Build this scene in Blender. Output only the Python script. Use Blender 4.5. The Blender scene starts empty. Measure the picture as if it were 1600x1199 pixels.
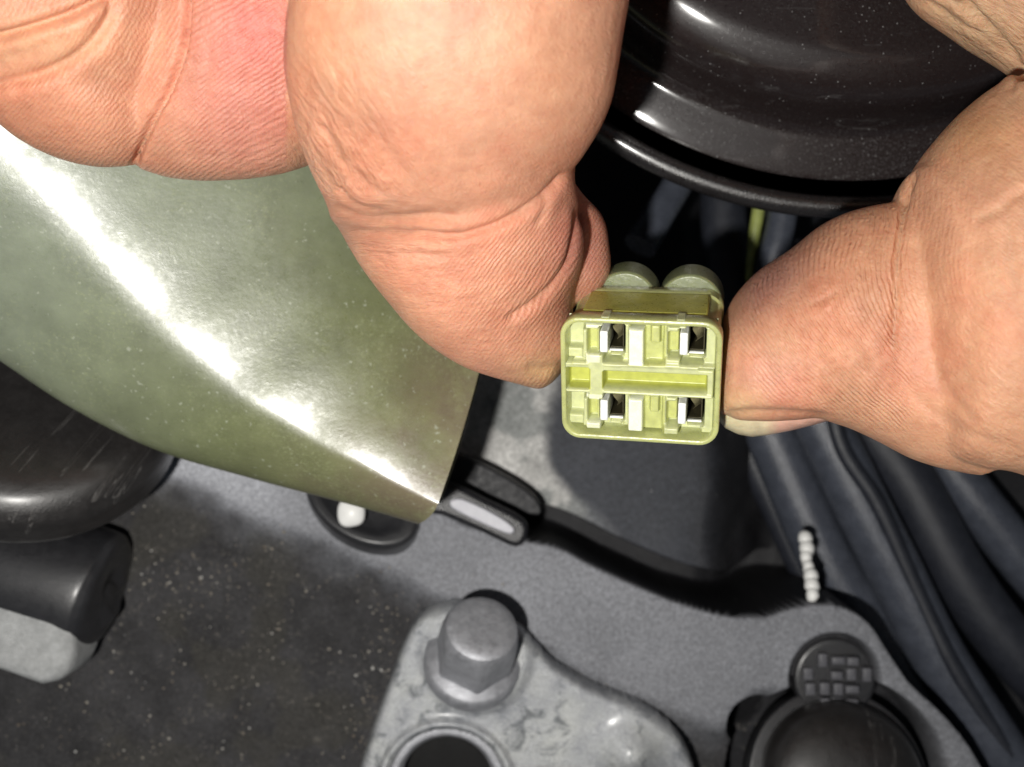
import bpy, bmesh, math, random
import numpy as np
from mathutils import Vector, Matrix, Euler
random.seed(7); rng = np.random.RandomState(7)
scn = bpy.context.scene
COL = scn.collection
# ------------------------------------------------------------------ camera, world, lamp, exposure
# 1 unit = about 6 mm; the held connector is at z = 0, the camera looks straight down at it
CAM_Z = 16.0
cam_d = bpy.data.cameras.new('camera'); cam = bpy.data.objects.new('camera', cam_d); COL.objects.link(cam)
cam.location = (0, 0, CAM_Z)
cam_d.sensor_width = 36.0; cam_d.lens = 36.0; cam_d.clip_start = 0.1; cam_d.clip_end = 300
cam_d.dof.use_dof = True; cam_d.dof.focus_distance = 15.6; cam_d.dof.aperture_fstop = 0.19
scn.camera = cam
w = bpy.data.worlds.new('World'); scn.world = w; w.use_nodes = True
w.node_tree.nodes['Background'].inputs[0].default_value = (0.75, 0.87, 1.0, 1)
w.node_tree.nodes['Background'].inputs[1].default_value = 0.065
ld = bpy.data.lights.new('phone_flash', 'AREA'); ld.shape = 'DISK'; ld.size = 0.9; ld.energy = 7600
ld.color = (1.0, 0.97, 0.92)
lo = bpy.data.objects.new('phone_flash', ld); COL.objects.link(lo); lo.location = (-3.6, -3.0, 20.0)
scn.view_settings.view_transform = 'Standard'; scn.view_settings.look = 'None'
scn.view_settings.gamma = 1.0; scn.view_settings.exposure = 0.0

# ------------------------------------------------------------------ helpers
def W(px, py, z=0.0):
    k = (CAM_Z - z) / 1600.0
    return Vector(((px - 800.0) * k, (599.5 - py) * k, z))
def Wn(P, z):
    P = np.asarray(P, float); k = (CAM_Z - z) / 1600.0
    return np.stack([(P[:, 0] - 800) * k, (599.5 - P[:, 1]) * k], 1)
def U(px, z=0.0): return px * (CAM_Z - z) / 1600.0
def smooth(o, ang=None):
    me = o.data
    if ang is None: me.polygons.foreach_set('use_smooth', np.ones(len(me.polygons), bool))
    else: me.set_sharp_from_angle(angle=math.radians(ang)); me.polygons.foreach_set('use_smooth', np.ones(len(me.polygons), bool)); me.set_sharp_from_angle(angle=math.radians(ang))
def mesh(name, V, F, mat, parent=None, ang=None):
    me = bpy.data.meshes.new(name); me.from_pydata([tuple(v) for v in V], [], F); me.update()
    o = bpy.data.objects.new(name, me); COL.objects.link(o)
    if mat: me.materials.append(mat)
    if parent: o.parent = parent
    smooth(o, ang)
    return o
def bmobj(name, bm, mat, parent=None, ang=None, normals=True):
    if normals: bmesh.ops.recalc_face_normals(bm, faces=bm.faces)
    me = bpy.data.meshes.new(name); bm.to_mesh(me); bm.free()
    o = bpy.data.objects.new(name, me); COL.objects.link(o)
    me.materials.append(mat)
    if parent: o.parent = parent
    smooth(o, ang)
    return o
def tag(o, label, cat, group=None):
    o['label'] = label; o['category'] = cat
    if group: o['group'] = group
    return o
def empty(name, loc=(0, 0, 0), rot=None):
    o = bpy.data.objects.new(name, None); COL.objects.link(o); o.location = loc; o.empty_display_size = 0.3
    if rot is not None:
        o.rotation_mode = 'QUATERNION'; o.rotation_quaternion = rot
    return o
def catmull(P, sub=6):
    P = np.asarray(P, float); n = len(P); out = []
    for i in range(n - 1):
        p0, p1, p2, p3 = P[max(i - 1, 0)], P[i], P[i + 1], P[min(i + 2, n - 1)]
        for k in range(sub):
            t = k / sub
            out.append(0.5 * ((2 * p1) + (-p0 + p2) * t + (2 * p0 - 5 * p1 + 4 * p2 - p3) * t * t + (-p0 + 3 * p1 - 3 * p2 + p3) * t ** 3))
    out.append(P[-1]); return np.array(out)
def bridge(nr, n, V, F, base, closed=True, caps=True):
    for i in range(nr - 1):
        for j in range(n):
            a = base + i * n + j; b = base + i * n + (j + 1) % n
            F.append((a, b, b + n, a + n))
    if caps:
        F.append(tuple(base + j for j in range(n))[::-1]); F.append(tuple(base + (nr - 1) * n + j for j in range(n)))
def tube(name, pts, mat, parent=None, sub=7, n=16, r=None, caps=True, wob=0.0):
    """pts: (px, py, z, r_px) polyline in picture position and depth"""
    P = catmull([[*W(p[0], p[1], p[2]), U(p[3], p[2])] for p in pts], sub)
    V = []; F = []; up = Vector((0, 0, 1)); m = len(P)
    for i in range(m):
        c = Vector(P[i][:3]); t = (Vector(P[min(i + 1, m - 1)][:3]) - Vector(P[max(i - 1, 0)][:3])).normalized()
        a = t.cross(Vector((0.13, 0.21, 1))).normalized(); b = a.cross(t)
        rr = P[i][3] * (1 + wob * math.sin(i * 1.3) )
        for j in range(n):
            q = 2 * math.pi * j / n
            V.append(c + a * math.cos(q) * rr + b * math.sin(q) * rr)
    bridge(m, n, V, F, 0, caps=caps)
    return mesh(name, V, F, mat, parent, 60)
def lathe(name, prof, mat, parent=None, n=64, ang=35, jitter=0.0):
    V = []; F = []
    for (r, z) in prof:
        for j in range(n):
            q = 2 * math.pi * j / n; V.append((r * math.cos(q), r * math.sin(q), z))
    bridge(len(prof), n, V, F, 0, caps=(prof[0][0] > 1e-4 or prof[-1][0] > 1e-4))
    return mesh(name, V, F, mat, parent, ang)
def rnd_prof(pts, r=0.05, k=3):
    """round the corners of an open profile"""
    out = [pts[0]]
    for i in range(1, len(pts) - 1):
        a, b, c = np.array(pts[i - 1], float), np.array(pts[i], float), np.array(pts[i + 1], float)
        la, lc = np.linalg.norm(a - b), np.linalg.norm(c - b); q = min(r, la * .45, lc * .45)
        s, e = b + (a - b) / la * q, b + (c - b) / lc * q
        for j in range(k + 1):
            t = j / k; out.append(tuple((1 - t) ** 2 * s + 2 * t * (1 - t) * b + t * t * e))
    out.append(pts[-1]); return out
def bevel_obj(o, w, seg=3):
    m = o.modifiers.new('bevel', 'BEVEL'); m.width = w; m.segments = seg; m.limit_method = 'ANGLE'; m.angle_limit = math.radians(35)
    return o
def extrude_poly(name, P, z0, z1, mat, parent=None, bev=0.08, hole=None, tilt=None):
    """prism of 2D outline P (world xy) between z0 and z1, optional round hole (cx,cy,r)"""
    bm = bmesh.new()
    n = len(P)
    if hole is None:
        t = [bm.verts.new((x, y, z1)) for x, y in P]; b = [bm.verts.new((x, y, z0)) for x, y in P]
        bm.faces.new(t); bm.faces.new(b[::-1])
        for i in range(n): bm.faces.new((t[i], b[i], b[(i + 1) % n], t[(i + 1) % n]))
    if tilt: bmesh.ops.transform(bm, matrix=tilt, verts=bm.verts)
    o = bmobj(name, bm, mat, parent, 40)
    bevel_obj(o, bev); return o

# node helpers
class NT:
    def __init__(s, name, base=(.5, .5, .5), rough=.5, metal=0.0, **kw):
        s.m = bpy.data.materials.new(name); s.m.use_nodes = True; s.t = s.m.node_tree
        s.b = s.t.nodes['Principled BSDF']
        s.b.inputs['Base Color'].default_value = (*base, 1); s.b.inputs['Roughness'].default_value = rough
        s.b.inputs['Metallic'].default_value = metal
        for k, v in kw.items(): s.b.inputs[k.replace('_', ' ')].default_value = v
        s.nrm = None
        s.tc = s.t.nodes.new('ShaderNodeTexCoord').outputs['Object']
    def n(s, ty, **kw):
        nd = s.t.nodes.new(ty)
        for k, v in kw.items(): setattr(nd, k, v)
        return nd
    def L(s, a, b): s.t.links.new(a, b)
    def noise(s, scale, detail=4, rough=.55, vec=None, dist=0.0):
        nd = s.n('ShaderNodeTexNoise'); nd.inputs['Scale'].default_value = scale; nd.inputs['Detail'].default_value = detail
        nd.inputs['Roughness'].default_value = rough; nd.inputs['Distortion'].default_value = dist
        s.L(vec or s.tc, nd.inputs['Vector']); return nd.outputs['Fac']
    def voro(s, scale, feature='F1', vec=None, out='Distance'):
        nd = s.n('ShaderNodeTexVoronoi', feature=feature); nd.inputs['Scale'].default_value = scale
        s.L(vec or s.tc, nd.inputs['Vector']); return nd.outputs[out]
    def ramp(s, fac, stops):
        nd = s.n('ShaderNodeValToRGB'); e = nd.color_ramp.elements
        while len(e) < len(stops): e.new(.5)
        for i, (p, c) in enumerate(stops):
            e[i].position = p; c = (c, c, c) if not isinstance(c, tuple) else c; e[i].color = (*c, 1)
        s.L(fac, nd.inputs[0]); return nd.outputs[0]
    def mix(s, fac, a, b, mode='MIX'):
        nd = s.n('ShaderNodeMix', data_type='RGBA', blend_type=mode)
        for i, v in ((0, fac), (6, a), (7, b)):
            if hasattr(v, 'is_output'): s.L(v, nd.inputs[i])
            else: nd.inputs[i].default_value = v if i == 0 else (*v, 1) if isinstance(v, tuple) else (v, v, v, 1)
        return nd.outputs[2]
    def math(s, op, a, b=0.0, clamp=False):
        nd = s.n('ShaderNodeMath', operation=op, use_clamp=clamp)
        for i, v in ((0, a), (1, b)):
            if hasattr(v, 'is_output'): s.L(v, nd.inputs[i])
            else: nd.inputs[i].default_value = v
        return nd.outputs[0]
    def attr(s, name, out='Fac'):
        nd = s.n('ShaderNodeAttribute'); nd.attribute_name = name; return nd.outputs[out]
    def scalevec(s, v, sc, rot=(0, 0, 0)):
        nd = s.n('ShaderNodeMapping'); nd.inputs['Scale'].default_value = sc; nd.inputs['Rotation'].default_value = rot
        s.L(v, nd.inputs['Vector']); return nd.outputs[0]
    def bump(s, h, dist, strength=1.0):
        nd = s.n('ShaderNodeBump'); nd.inputs['Distance'].default_value = dist
        if hasattr(strength, 'is_output'): s.L(strength, nd.inputs['Strength'])
        else: nd.inputs['Strength'].default_value = strength
        s.L(h, nd.inputs['Height'])
        if s.nrm is not None: s.L(s.nrm, nd.inputs['Normal'])
        s.nrm = nd.outputs[0]; s.L(s.nrm, s.b.inputs['Normal']); return s.nrm
    def set(s, k, v): s.L(v, s.b.inputs[k])

def fbm2(x, y, f=1.0, oct=4, seed=0):
    """cheap value-noise fbm in numpy"""
    r = np.random.RandomState(seed); T = r.rand(256, 256); out = 0; amp = .5; tot = 0
    for o in range(oct):
        X = x * f + 17.3 * o + 100; Y = y * f + 9.1 * o + 100
        xi = np.floor(X).astype(int); yi = np.floor(Y).astype(int); fx = X - xi; fy = Y - yi
        fx = fx * fx * (3 - 2 * fx); fy = fy * fy * (3 - 2 * fy)
        g = lambda a, b: T[a % 256, b % 256]
        out = out + amp * ((g(xi, yi) * (1 - fx) + g(xi + 1, yi) * fx) * (1 - fy) + (g(xi, yi + 1) * (1 - fx) + g(xi + 1, yi + 1) * fx) * fy)
        tot += amp; amp *= .5; f *= 2.03
    return out / tot
def sstep(a, b, x): t = np.clip((x - a) / (b - a), 0, 1); return t * t * (3 - 2 * t)
def seg_dist(X, Y, P):
    """distance and signed side to an open polyline P (n,2)"""
    best = np.full(X.shape, 1e9); side = np.zeros(X.shape); tpar = np.zeros(X.shape)
    n = len(P) - 1
    for i in range(n):
        ax, ay = P[i]; bx, by = P[i + 1]; dx, dy = bx - ax, by - ay; L2 = dx * dx + dy * dy + 1e-12
        t = np.clip(((X - ax) * dx + (Y - ay) * dy) / L2, 0, 1)
        ex, ey = X - ax - t * dx, Y - ay - t * dy; d = np.hypot(ex, ey); m = d < best
        best[m] = d[m]; side[m] = np.sign(dx * ey - dy * ex)[m]; tpar[m] = ((i + t) / n)[m]
    return best, side, tpar
def poly_sd(X, Y, P):
    P = np.asarray(P); d, _, _ = seg_dist(X, Y, np.vstack([P, P[:1]])); inside = np.zeros(X.shape, bool); n = len(P)
    for i in range(n):
        x1, y1 = P[i]; x2, y2 = P[(i + 1) % n]
        c = ((y1 > Y) != (y2 > Y)); xx = (x2 - x1) * (Y - y1) / (y2 - y1 + 1e-12) + x1
        inside ^= c & (X < xx)
    return np.where(inside, -d, d)

# ------------------------------------------------------------------ materials
def mat_casing():
    s = NT('cast_metal_grime', rough=.6); s.b.inputs['Specular IOR Level'].default_value = .28
    col = s.attr('col', 'Color'); dirt = s.attr('dirt')
    g = s.ramp(s.noise(9, 6, .7), [(.3, .72), (.7, 1.3)])
    c = s.mix(1.0, col, g, 'MULTIPLY')
    grain = s.ramp(s.noise(22, 5, .8), [(.34, .5), (.66, 1.5)])
    c = s.mix(1.0, c, grain, 'MULTIPLY')
    # dust specks and brown grime clinging to the rough part
    sp = s.ramp(s.noise(7, 3, .75), [(.60, 0.0), (.66, 1.0)])
    zone = s.ramp(s.noise(.8, 3, .5), [(.42, 0.1), (.62, 1.0)])
    f = s.math('MULTIPLY', s.math('MULTIPLY', sp, zone), dirt)
    c = s.mix(s.math('MULTIPLY', f, .35), c, (.36, .33, .28))
    v = s.voro(3.2); sv = s.ramp(v, [(.03, 1.0), (.06, 0.0)]); f2 = s.math('MULTIPLY', sv, s.ramp(s.noise(1.7), [(.5, 0.0), (.6, 1.0)]))
    c = s.mix(s.math('MULTIPLY', f2, .7), c, (.6, .6, .6))
    s.set('Base Color', c)
    s.set('Roughness', s.ramp(s.noise(20), [(.3, .42), (.7, .68)]))
    s.bump(s.noise(17, 6, .75), .045, s.math('ADD', s.math('MULTIPLY', dirt, .75), .25))
    s.bump(s.noise(60, 3, .7), .015, .6)
    return s.m
def mat_rubber(name, base, rough=.42, dust=.35, scratch=True):
    s = NT(name, base, rough); dust *= .45
    c = s.mix(s.ramp(s.noise(3, 5, .6), [(.4, 0.0), (.75, dust)]), base, tuple(min(1, b * 3 + .03) for b in base))
    c = s.mix(s.ramp(s.noise(28, 3, .8), [(.64, 0.0), (.76, .3)]), c, (.2, .2, .2))
    s.set('Base Color', c)
    s.set('Roughness', s.ramp(s.noise(8, 5, .7), [(.3, rough * .75), (.7, min(1, rough * 1.35))]))
    s.bump(s.noise(24, 5, .7), .018, .6)
    ln = s.ramp(s.noise(1.6, 3, .5, vec=s.scalevec(s.tc, (4.0, .16, 1), (0, 0, .6))), [(.64, 0.0), (.65, .3), (.665, 0.0)])
    if scratch: s.set('Base Color', s.mix(ln, c, (.25, .24, .23)))
    if scratch: s.bump(s.noise(5, 4, .6, vec=s.scalevec(s.tc, (1, .08, 1), (0, 0, .7))), .03, .35)
    return s.m
M = {}
M['casing'] = mat_casing()
gm = NT('grit', (.36, .33, .28), .7); gm.set('Base Color', gm.ramp(gm.noise(3, 2), [(.35, (.16, .13, .10)), (.55, (.34, .31, .26)), (.7, (.6, .6, .58))])); M['grit'] = gm.m
M['rubber'] = mat_rubber('black_rubber', (.016, .016, .018), .38, .35, False)
M['rubber_brown'] = mat_rubber('dusty_rubber', (.014, .0125, .012), .36, .3)
for k_ in ('rubber', 'rubber_brown'):
    b_ = M[k_].node_tree.nodes['Principled BSDF']; b_.inputs['Coat Weight'].default_value = .6; b_.inputs['Coat Roughness'].default_value = .3
M['cable'] = mat_rubber('cable_jacket', (.050, .056, .072), .27, .4, False)
M['cable_dark'] = mat_rubber('dark_cable_jacket', (.017, .019, .026), .42, .3, False)
def mat_cover():
    s = NT('black_gloss_paint', (.014, .010, .010), .3)
    s.b.inputs['Coat Weight'].default_value = .8; s.b.inputs['Coat Roughness'].default_value = .12; s.b.inputs['Specular IOR Level'].default_value = .22
    v = s.voro(9.0); sp = s.math('MULTIPLY', s.ramp(v, [(.05, 1.0), (.13, 0.0)]), s.ramp(s.noise(2.2, 3), [(.45, 0.0), (.52, 1.0)]))
    fine = s.ramp(s.noise(26, 5, .8), [(.55, 0.0), (.70, 1.0)]); band = s.attr('dust')
    f = s.math('ADD', s.math('MULTIPLY', s.math('MULTIPLY', fine, .38), band), s.math('MULTIPLY', sp, .8), True)
    sc = s.ramp(s.noise(7, 5, .6, vec=s.scalevec(s.tc, (.12, 1.1, 1), (0, 0, -.35))), [(.62, 0.0), (.72, .22)])
    c = s.mix(f, (.016, .011, .011), (.5, .5, .5)); c = s.mix(s.math('MULTIPLY', sc, .5), c, (.12, .12, .12))
    ln = s.ramp(s.noise(2.2, 3, .5, vec=s.scalevec(s.tc, (.22, 3.2, 1), (0, 0, .35)), dist=.3), [(.66, 0.0), (.675, .16), (.70, 0.0)]); c = s.mix(ln, c, (.2, .2, .2))
    s.set('Base Color', c)
    s.set('Roughness', s.ramp(s.noise(14, 6, .75), [(.3, .2), (.7, .5)]))
    s.bump(s.noise(30, 6, .75), .012, .6); s.bump(f, .02, .7)
    return s.m
M['cover'] = mat_cover()
M['rim'] = mat_rubber('rim_paint', (.012, .010, .010), .28, .2, False)
b_ = M['rim'].node_tree.nodes['Principled BSDF']; b_.inputs['Coat Weight'].default_value = 1.0; b_.inputs['Coat Roughness'].default_value = .2; b_.inputs['Specular IOR Level'].default_value = .8
def mat_sleeve():
    s = NT('milky_green_vinyl', (.2, .25, .12), .3)
    s.b.inputs['Coat Weight'].default_value = .36; s.b.inputs['Coat Roughness'].default_value = .17
    s.b.inputs['Specular IOR Level'].default_value = .5
    s.b.inputs['Subsurface Weight'].default_value = .12; s.b.inputs['Subsurface Radius'].default_value = (.3, .4, .15)
    s.b.inputs['Transmission Weight'].default_value = .05
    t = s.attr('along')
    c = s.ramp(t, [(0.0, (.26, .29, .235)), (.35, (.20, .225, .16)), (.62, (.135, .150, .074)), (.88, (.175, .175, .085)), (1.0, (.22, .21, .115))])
    m = s.ramp(s.noise(1.3, 6, .65), [(.3, .85), (.7, 1.2)]); c = s.mix(1.0, c, m, 'MULTIPLY')
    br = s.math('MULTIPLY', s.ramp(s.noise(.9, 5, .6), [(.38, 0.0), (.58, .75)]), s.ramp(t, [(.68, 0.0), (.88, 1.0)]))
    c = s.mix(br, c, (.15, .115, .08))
    c = s.mix(s.ramp(s.noise(9, 2, .5), [(.68, 0.0), (.72, .5)]), c, (.42, .45, .36))
    sp = s.math('MULTIPLY', s.ramp(s.noise(15, 6, .85), [(.53, 0.0), (.64, 1.0)]), s.ramp(s.noise(.7, 3, .5), [(.45, .15), (.6, 1.0)])); c = s.mix(s.math('MULTIPLY', sp, .6), c, (.33, .36, .20))
    s.set('Base Color', c)
    s.set('Roughness', s.ramp(s.noise(6, 6, .7), [(.3, .24), (.7, .46)]))
    s.bump(s.noise(14, 5, .7), .008, .5)
    s.bump(s.noise(3, 4, .6, vec=s.scalevec(s.tc, (.5, 1.2, 1), (0, 0, .75))), .02, .2)
    return s.m
M['sleeve'] = mat_sleeve()
def mat_nylon(name, base, sss=.5, trans=.12, rough=.3):
    s = NT(name, base, rough)
    s.b.inputs['Subsurface Weight'].default_value = sss; s.b.inputs['Subsurface Radius'].default_value = (.4, .35, .12); s.b.inputs['Subsurface Scale'].default_value = .35
    s.b.inputs['Transmission Weight'].default_value = trans
    m = s.ramp(s.noise(2.4, 4, .6), [(.35, .82), (.7, 1.12)]); s.set('Base Color', s.mix(1.0, base, m, 'MULTIPLY'))
    s.set('Roughness', s.ramp(s.noise(14, 4, .7), [(.3, rough * .7), (.7, rough * 1.5)]))
    s.bump(s.noise(9, 4, .6), .02, .35)
    return s.m
M['nylon'] = mat_nylon('yellow_green_nylon', (.46, .485, .20))
M['nylon_pale'] = mat_nylon('pale_nylon', (.58, .62, .34))
M['nylon_amber'] = mat_nylon('amber_nylon', (.50, .49, .10), .5, .2)
M['seal'] = mat_nylon('milky_seal', (.30, .34, .17), .45, .45, .32)
def mat_metal(name, base, rough, metal=1.0, bump=.02):
    s = NT(name, base, rough, metal)
    m = s.ramp(s.noise(5, 6, .7), [(.3, .72), (.7, 1.2)]); s.set('Base Color', s.mix(1.0, base, m, 'MULTIPLY'))
    s.set('Roughness', s.ramp(s.noise(10, 6, .7), [(.3, rough * .8), (.7, min(1, rough * 1.3))]))
    s.bump(s.noise(22, 6, .7), bump, .6)
    return s.m
M['tin'] = mat_metal('tinned_contact', (.9, .9, .88), .4, .15, .004)
M['brass'] = mat_metal('brass_contact', (.55, .50, .28), .3, .6, .03)
M['brass_shade'] = mat_metal('shaded_contact', (.055, .048, .025), .45, .5, .03)  # darkened contact brass: shade inside the holes put into the colour
M['bolt'] = mat_metal('zinc_bolt', (.36, .365, .39), .45, .5)
def mat_bracket():
    s = NT('stained_alloy', (.4, .42, .42), .42, .45); s.b.inputs['Coat Weight'].default_value = .35; s.b.inputs['Coat Roughness'].default_value = .22
    c = s.ramp(s.noise(.9, 7, .68), [(.32, (.17, .18, .20)), (.48, (.36, .37, .385)), (.7, (.48, .49, .48))])
    st = s.ramp(s.noise(2.0, 5, .62, dist=.6), [(.55, 0.0), (.68, 1.0)]); c = s.mix(s.math('MULTIPLY', st, .7), c, (.045, .055, .065))
    c = s.mix(1.0, c, s.ramp(s.noise(24, 5, .75), [(.3, .72), (.7, 1.3)]), 'MULTIPLY')
    s.set('Base Color', c); s.set('Roughness', s.ramp(s.noise(7, 6, .7), [(.3, .35), (.7, .6)]))
    s.bump(s.noise(10, 7, .75), .05, .6); return s.m
M['bracket'] = mat_bracket()
M['white'] = NT('white_plastic', (.8, .8, .78), .4).m
M['yellow'] = mat_nylon('yellow_insulation', (.30, .34, .10), .2, 0, .4)
def mat_skin():
    s = NT('skin', (.6, .35, .22), .45)
    b = s.b.inputs
    b['Subsurface Weight'].default_value = .55; b['Subsurface Radius'].default_value = (1.0, .35, .18); b['Subsurface Scale'].default_value = .16
    b['Specular IOR Level'].default_value = .42
    col = s.attr('col', 'Color'); flow = s.attr('flow', 'Vector'); ramp_ = s.attr('ridge'); ph = s.attr('phase'); wr = s.attr('wrinkle')
    m = s.ramp(s.noise(1.1, 6, .65), [(.33, (.86, .80, .78)), (.68, (1.1, 1.08, 1.06))]); c = s.mix(1.0, col, m, 'MULTIPLY')
    m2 = s.ramp(s.noise(5.5, 5, .7), [(.35, (.95, .86, .84)), (.66, (1.05, 1.05, 1.05))]); c = s.mix(1.0, c, m2, 'MULTIPLY')
    rd = s.ramp(s.noise(.75, 4, .6), [(.48, 0.0), (.66, .5)]); c = s.mix(rd, c, s.mix(1.0, c, (1.03, .80, .78), 'MULTIPLY'))
    dk = s.ramp(s.noise(10, 6, .8), [(.60, 0.0), (.72, .35)]); c = s.mix(dk, c, s.mix(1.0, c, (.72, .60, .52), 'MULTIPLY'))
    fl = s.ramp(s.noise(38, 3, .8), [(.66, 0.0), (.76, .55)]); c = s.mix(fl, c, (.85, .72, .6))
    s.set('Base Color', c)
    s.set('Roughness', s.ramp(s.noise(16, 5, .7), [(.3, .36), (.7, .58)]))
    # friction ridges from a per-vertex phase, broken up by noise
    wob = s.math('MULTIPLY', s.noise(2.6, 5, .65), 13.0)
    sn = s.math('SINE', s.math('ADD', ph, wob))
    amp = s.math('MULTIPLY', ramp_, s.ramp(s.noise(4.5, 4, .7), [(.3, .25), (.62, 1.0)]))
    s.bump(sn, .0058, amp)
    s.bump(s.voro(9, 'DISTANCE_TO_EDGE', vec=s.scalevec(flow, (1, 1.5, 1))), .05, .22)
    # stretched wrinkles
    s.bump(s.noise(1.0, 5, .65, vec=s.scalevec(flow, (2.2, 9.5, 1)), dist=.5), .26, s.math('MULTIPLY', wr, .8))
    s.bump(s.voro(21, 'F1'), .008, .25)
    s.bump(s.noise(7, 7, .7), .05, .35)
    return s.m
M['skin'] = mat_skin()
def mat_nail():
    s = NT('fingernail', (.62, .50, .34), .3)
    s.b.inputs['Subsurface Weight'].default_value = .3; s.b.inputs['Subsurface Radius'].default_value = (.5, .25, .15); s.b.inputs['Subsurface Scale'].default_value = .2
    t = s.attr('along'); c = s.ramp(t, [(0.0, (.55, .50, .30)), (.42, (.60, .50, .33)), (.55, (.62, .36, .27)), (1.0, (.60, .34, .26))])
    s.set('Base Color', s.mix(1.0, c, s.ramp(s.noise(5, 5, .7), [(.3, .8), (.7, 1.12)]), 'MULTIPLY'))
    s.bump(s.noise(8, 4, .6, vec=s.scalevec(s.tc, (.2, 2, 1))), .02, .5); return s.m
M['nail'] = mat_nail()

# ------------------------------------------------------------------ engine casing: one cast relief
def build_casing():
    st = .04; xs = np.arange(-15, 15.01, st); ys = np.arange(-11.6, 11.61, st)
    X, Y = np.meshgrid(xs, ys); ZP = -7.0
    px = X * 1600 / (CAM_Z - ZP) + 800; py = 599.5 - Y * 1600 / (CAM_Z - ZP)
    jx = (fbm2(X, Y, 1.1, 3, 3) - .5) * .22; jy = (fbm2(X, Y, 1.1, 3, 4) - .5) * .22
    top = [(-500, 560), (250, 560), (560, 600), (640, 700), (700, 800), (810, 838), (870, 852), (950, 890), (1040, 930), (1130, 957), (1190, 962), (1228, 950), (1272, 941), (1318, 945), (1362, 972), (1393, 1018), (1432, 1072), (1482, 1118), (1530, 1180), (1570, 1270), (1640, 1500)]
    top = [tuple(p) for p in catmull(top, 4)]
    plate = Wn(top + [(-500, 1500)], ZP)
    sd = poly_sd(X + jx * .3, Y + jy * .3, plate)
    # level behind the flange
    back = -8.7 + .35 * (fbm2(X, Y, .35, 3, 9) - .5)
    back = back - 2.6 * sstep(1120, 1290, px + 25 * (fbm2(X, Y, .8, 3, 5) - .5)) 
    back = back - 4.0 * sstep(560, 470, py)
    back = back - 3.2 * sstep(70, 20, px) * 0
    trench = 1.5 * sstep(-.02, .1, sd) * (1 - sstep(.50, .62, sd)) * sstep(600, 700, px) * (1 - sstep(1200, 1290, px))
    back = back - trench
    # dark sunken floor in front of the flange
    low = catmull([(100, 700), (290, 765), (400, 825), (550, 878), (650, 925), (720, 960), (830, 1010), (930, 1075), (1040, 1120), (1130, 1150), (1180, 1110), (1210, 1090), (1400, 1120), (1480, 1210), (1540, 1400)], 4)
    dl, side, _ = seg_dist(X + jx * 1.2, Y + jy * 1.2, Wn(low, ZP))
    s_in = dl * -side            # positive below the line
    s_in = np.where(py > 1300, 1, s_in)
    fl = ZP - .55 * sstep(-.35, .55, s_in)
    fl = fl + .22 * (fbm2(X, Y, .55, 4, 12) - .5) * sstep(0, .5, s_in) + .04 * (fbm2(X, Y, 4, 4, 13) - .5)
    e = sstep(.05, -.07, sd)
    rimcurve = -.10 * np.exp(-np.clip(-sd, 0, 9) / .08)
    Z = back * (1 - e) + (fl + rimcurve) * e
    # round pocket for the plug, clearance ring round the rubber cap
    def disc(cx, cy, rp, dz, soft=.06):
        nonlocal Z
        c = Wn([(cx, cy)], ZP)[0]; d = np.hypot(X - c[0], Y - c[1]) - U(rp, ZP)
        Z = Z - dz * sstep(soft, -soft, d); return d
    d1 = disc(1306, 1062, 70, .55)
    d2 = disc(1312, 1228, 168, 1.5)
    d3 = disc(1182, 1135, 42, 1.2)
    # colour
    def c3(r, g, b): return np.array([r, g, b])
    n1 = fbm2(X, Y, .5, 5, 21)[..., None]; n2 = fbm2(X, Y, 1.6, 5, 22)[..., None]; n3 = fbm2(X, Y, .9, 5, 27)[..., None]
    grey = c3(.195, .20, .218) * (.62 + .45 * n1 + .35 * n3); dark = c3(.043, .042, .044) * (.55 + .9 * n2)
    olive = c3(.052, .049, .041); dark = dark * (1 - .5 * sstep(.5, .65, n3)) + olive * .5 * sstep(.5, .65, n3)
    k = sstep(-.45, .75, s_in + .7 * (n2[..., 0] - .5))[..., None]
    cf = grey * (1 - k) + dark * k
    lift = 1 + .75 * np.exp(-((px - 340) / 170) ** 2 - ((py - 730) / 90) ** 2)     # highlight on the flange painted into its colour
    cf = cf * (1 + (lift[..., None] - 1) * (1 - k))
    bl = c3(.46, .455, .44) * (.55 + .8 * n2); bd = c3(.042, .045, .054) * (.7 + .6 * n1); bk = c3(.010, .010, .012) + n2 * .012
    q = sstep(-22, 18, px - 978 + 120 * sstep(880, 700, py) + 90 * (n1[..., 0] - .5) * sstep(850, 700, py))[..., None]
    sm = sstep(.50, .62, fbm2(X, Y, 1.1, 4, 31))[..., None]
    bl = bl * (1 - .55 * sm) + c3(.09, .11, .11) * .55 * sm
    mid = sstep(860, 930, px + 120 * (n3[..., 0] - .5))[..., None] * .75
    bl = bl * (1 - mid) + c3(.10, .105, .12) * mid
    cb = bl * (1 - q) + bd * q
    q2 = sstep(1080, 1172, px + 40 * (n2[..., 0] - .5))[..., None]; cb = cb * (1 - q2) + bk * q2  # shade of the deep hole at the right painted as a fade to black
    q3 = sstep(.60, .56, sd)[..., None]; cb = cb * (1 - q3) + bk * q3  # shadow in the trench painted black
    q4 = sstep(560, 500, py)[..., None]; cb = cb * (1 - q4) + bk * q4  # shade in the deep gap under the cover painted black
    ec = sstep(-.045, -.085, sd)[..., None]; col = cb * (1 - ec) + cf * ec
    wall = (sstep(.12, .05, sd) * sstep(-.085, -.045, sd))[..., None]; col = col * (1 - wall) + bk * .5 * wall  # flange wall blackened, its shade put into the colour
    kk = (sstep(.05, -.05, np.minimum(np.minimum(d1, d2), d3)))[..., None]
    col = col * (1 - kk) + bk * kk * 1.5  # pocket shade painted in as near-black
    ny, nx = X.shape; V = np.stack([X, Y, Z], -1).reshape(-1, 3)
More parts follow.
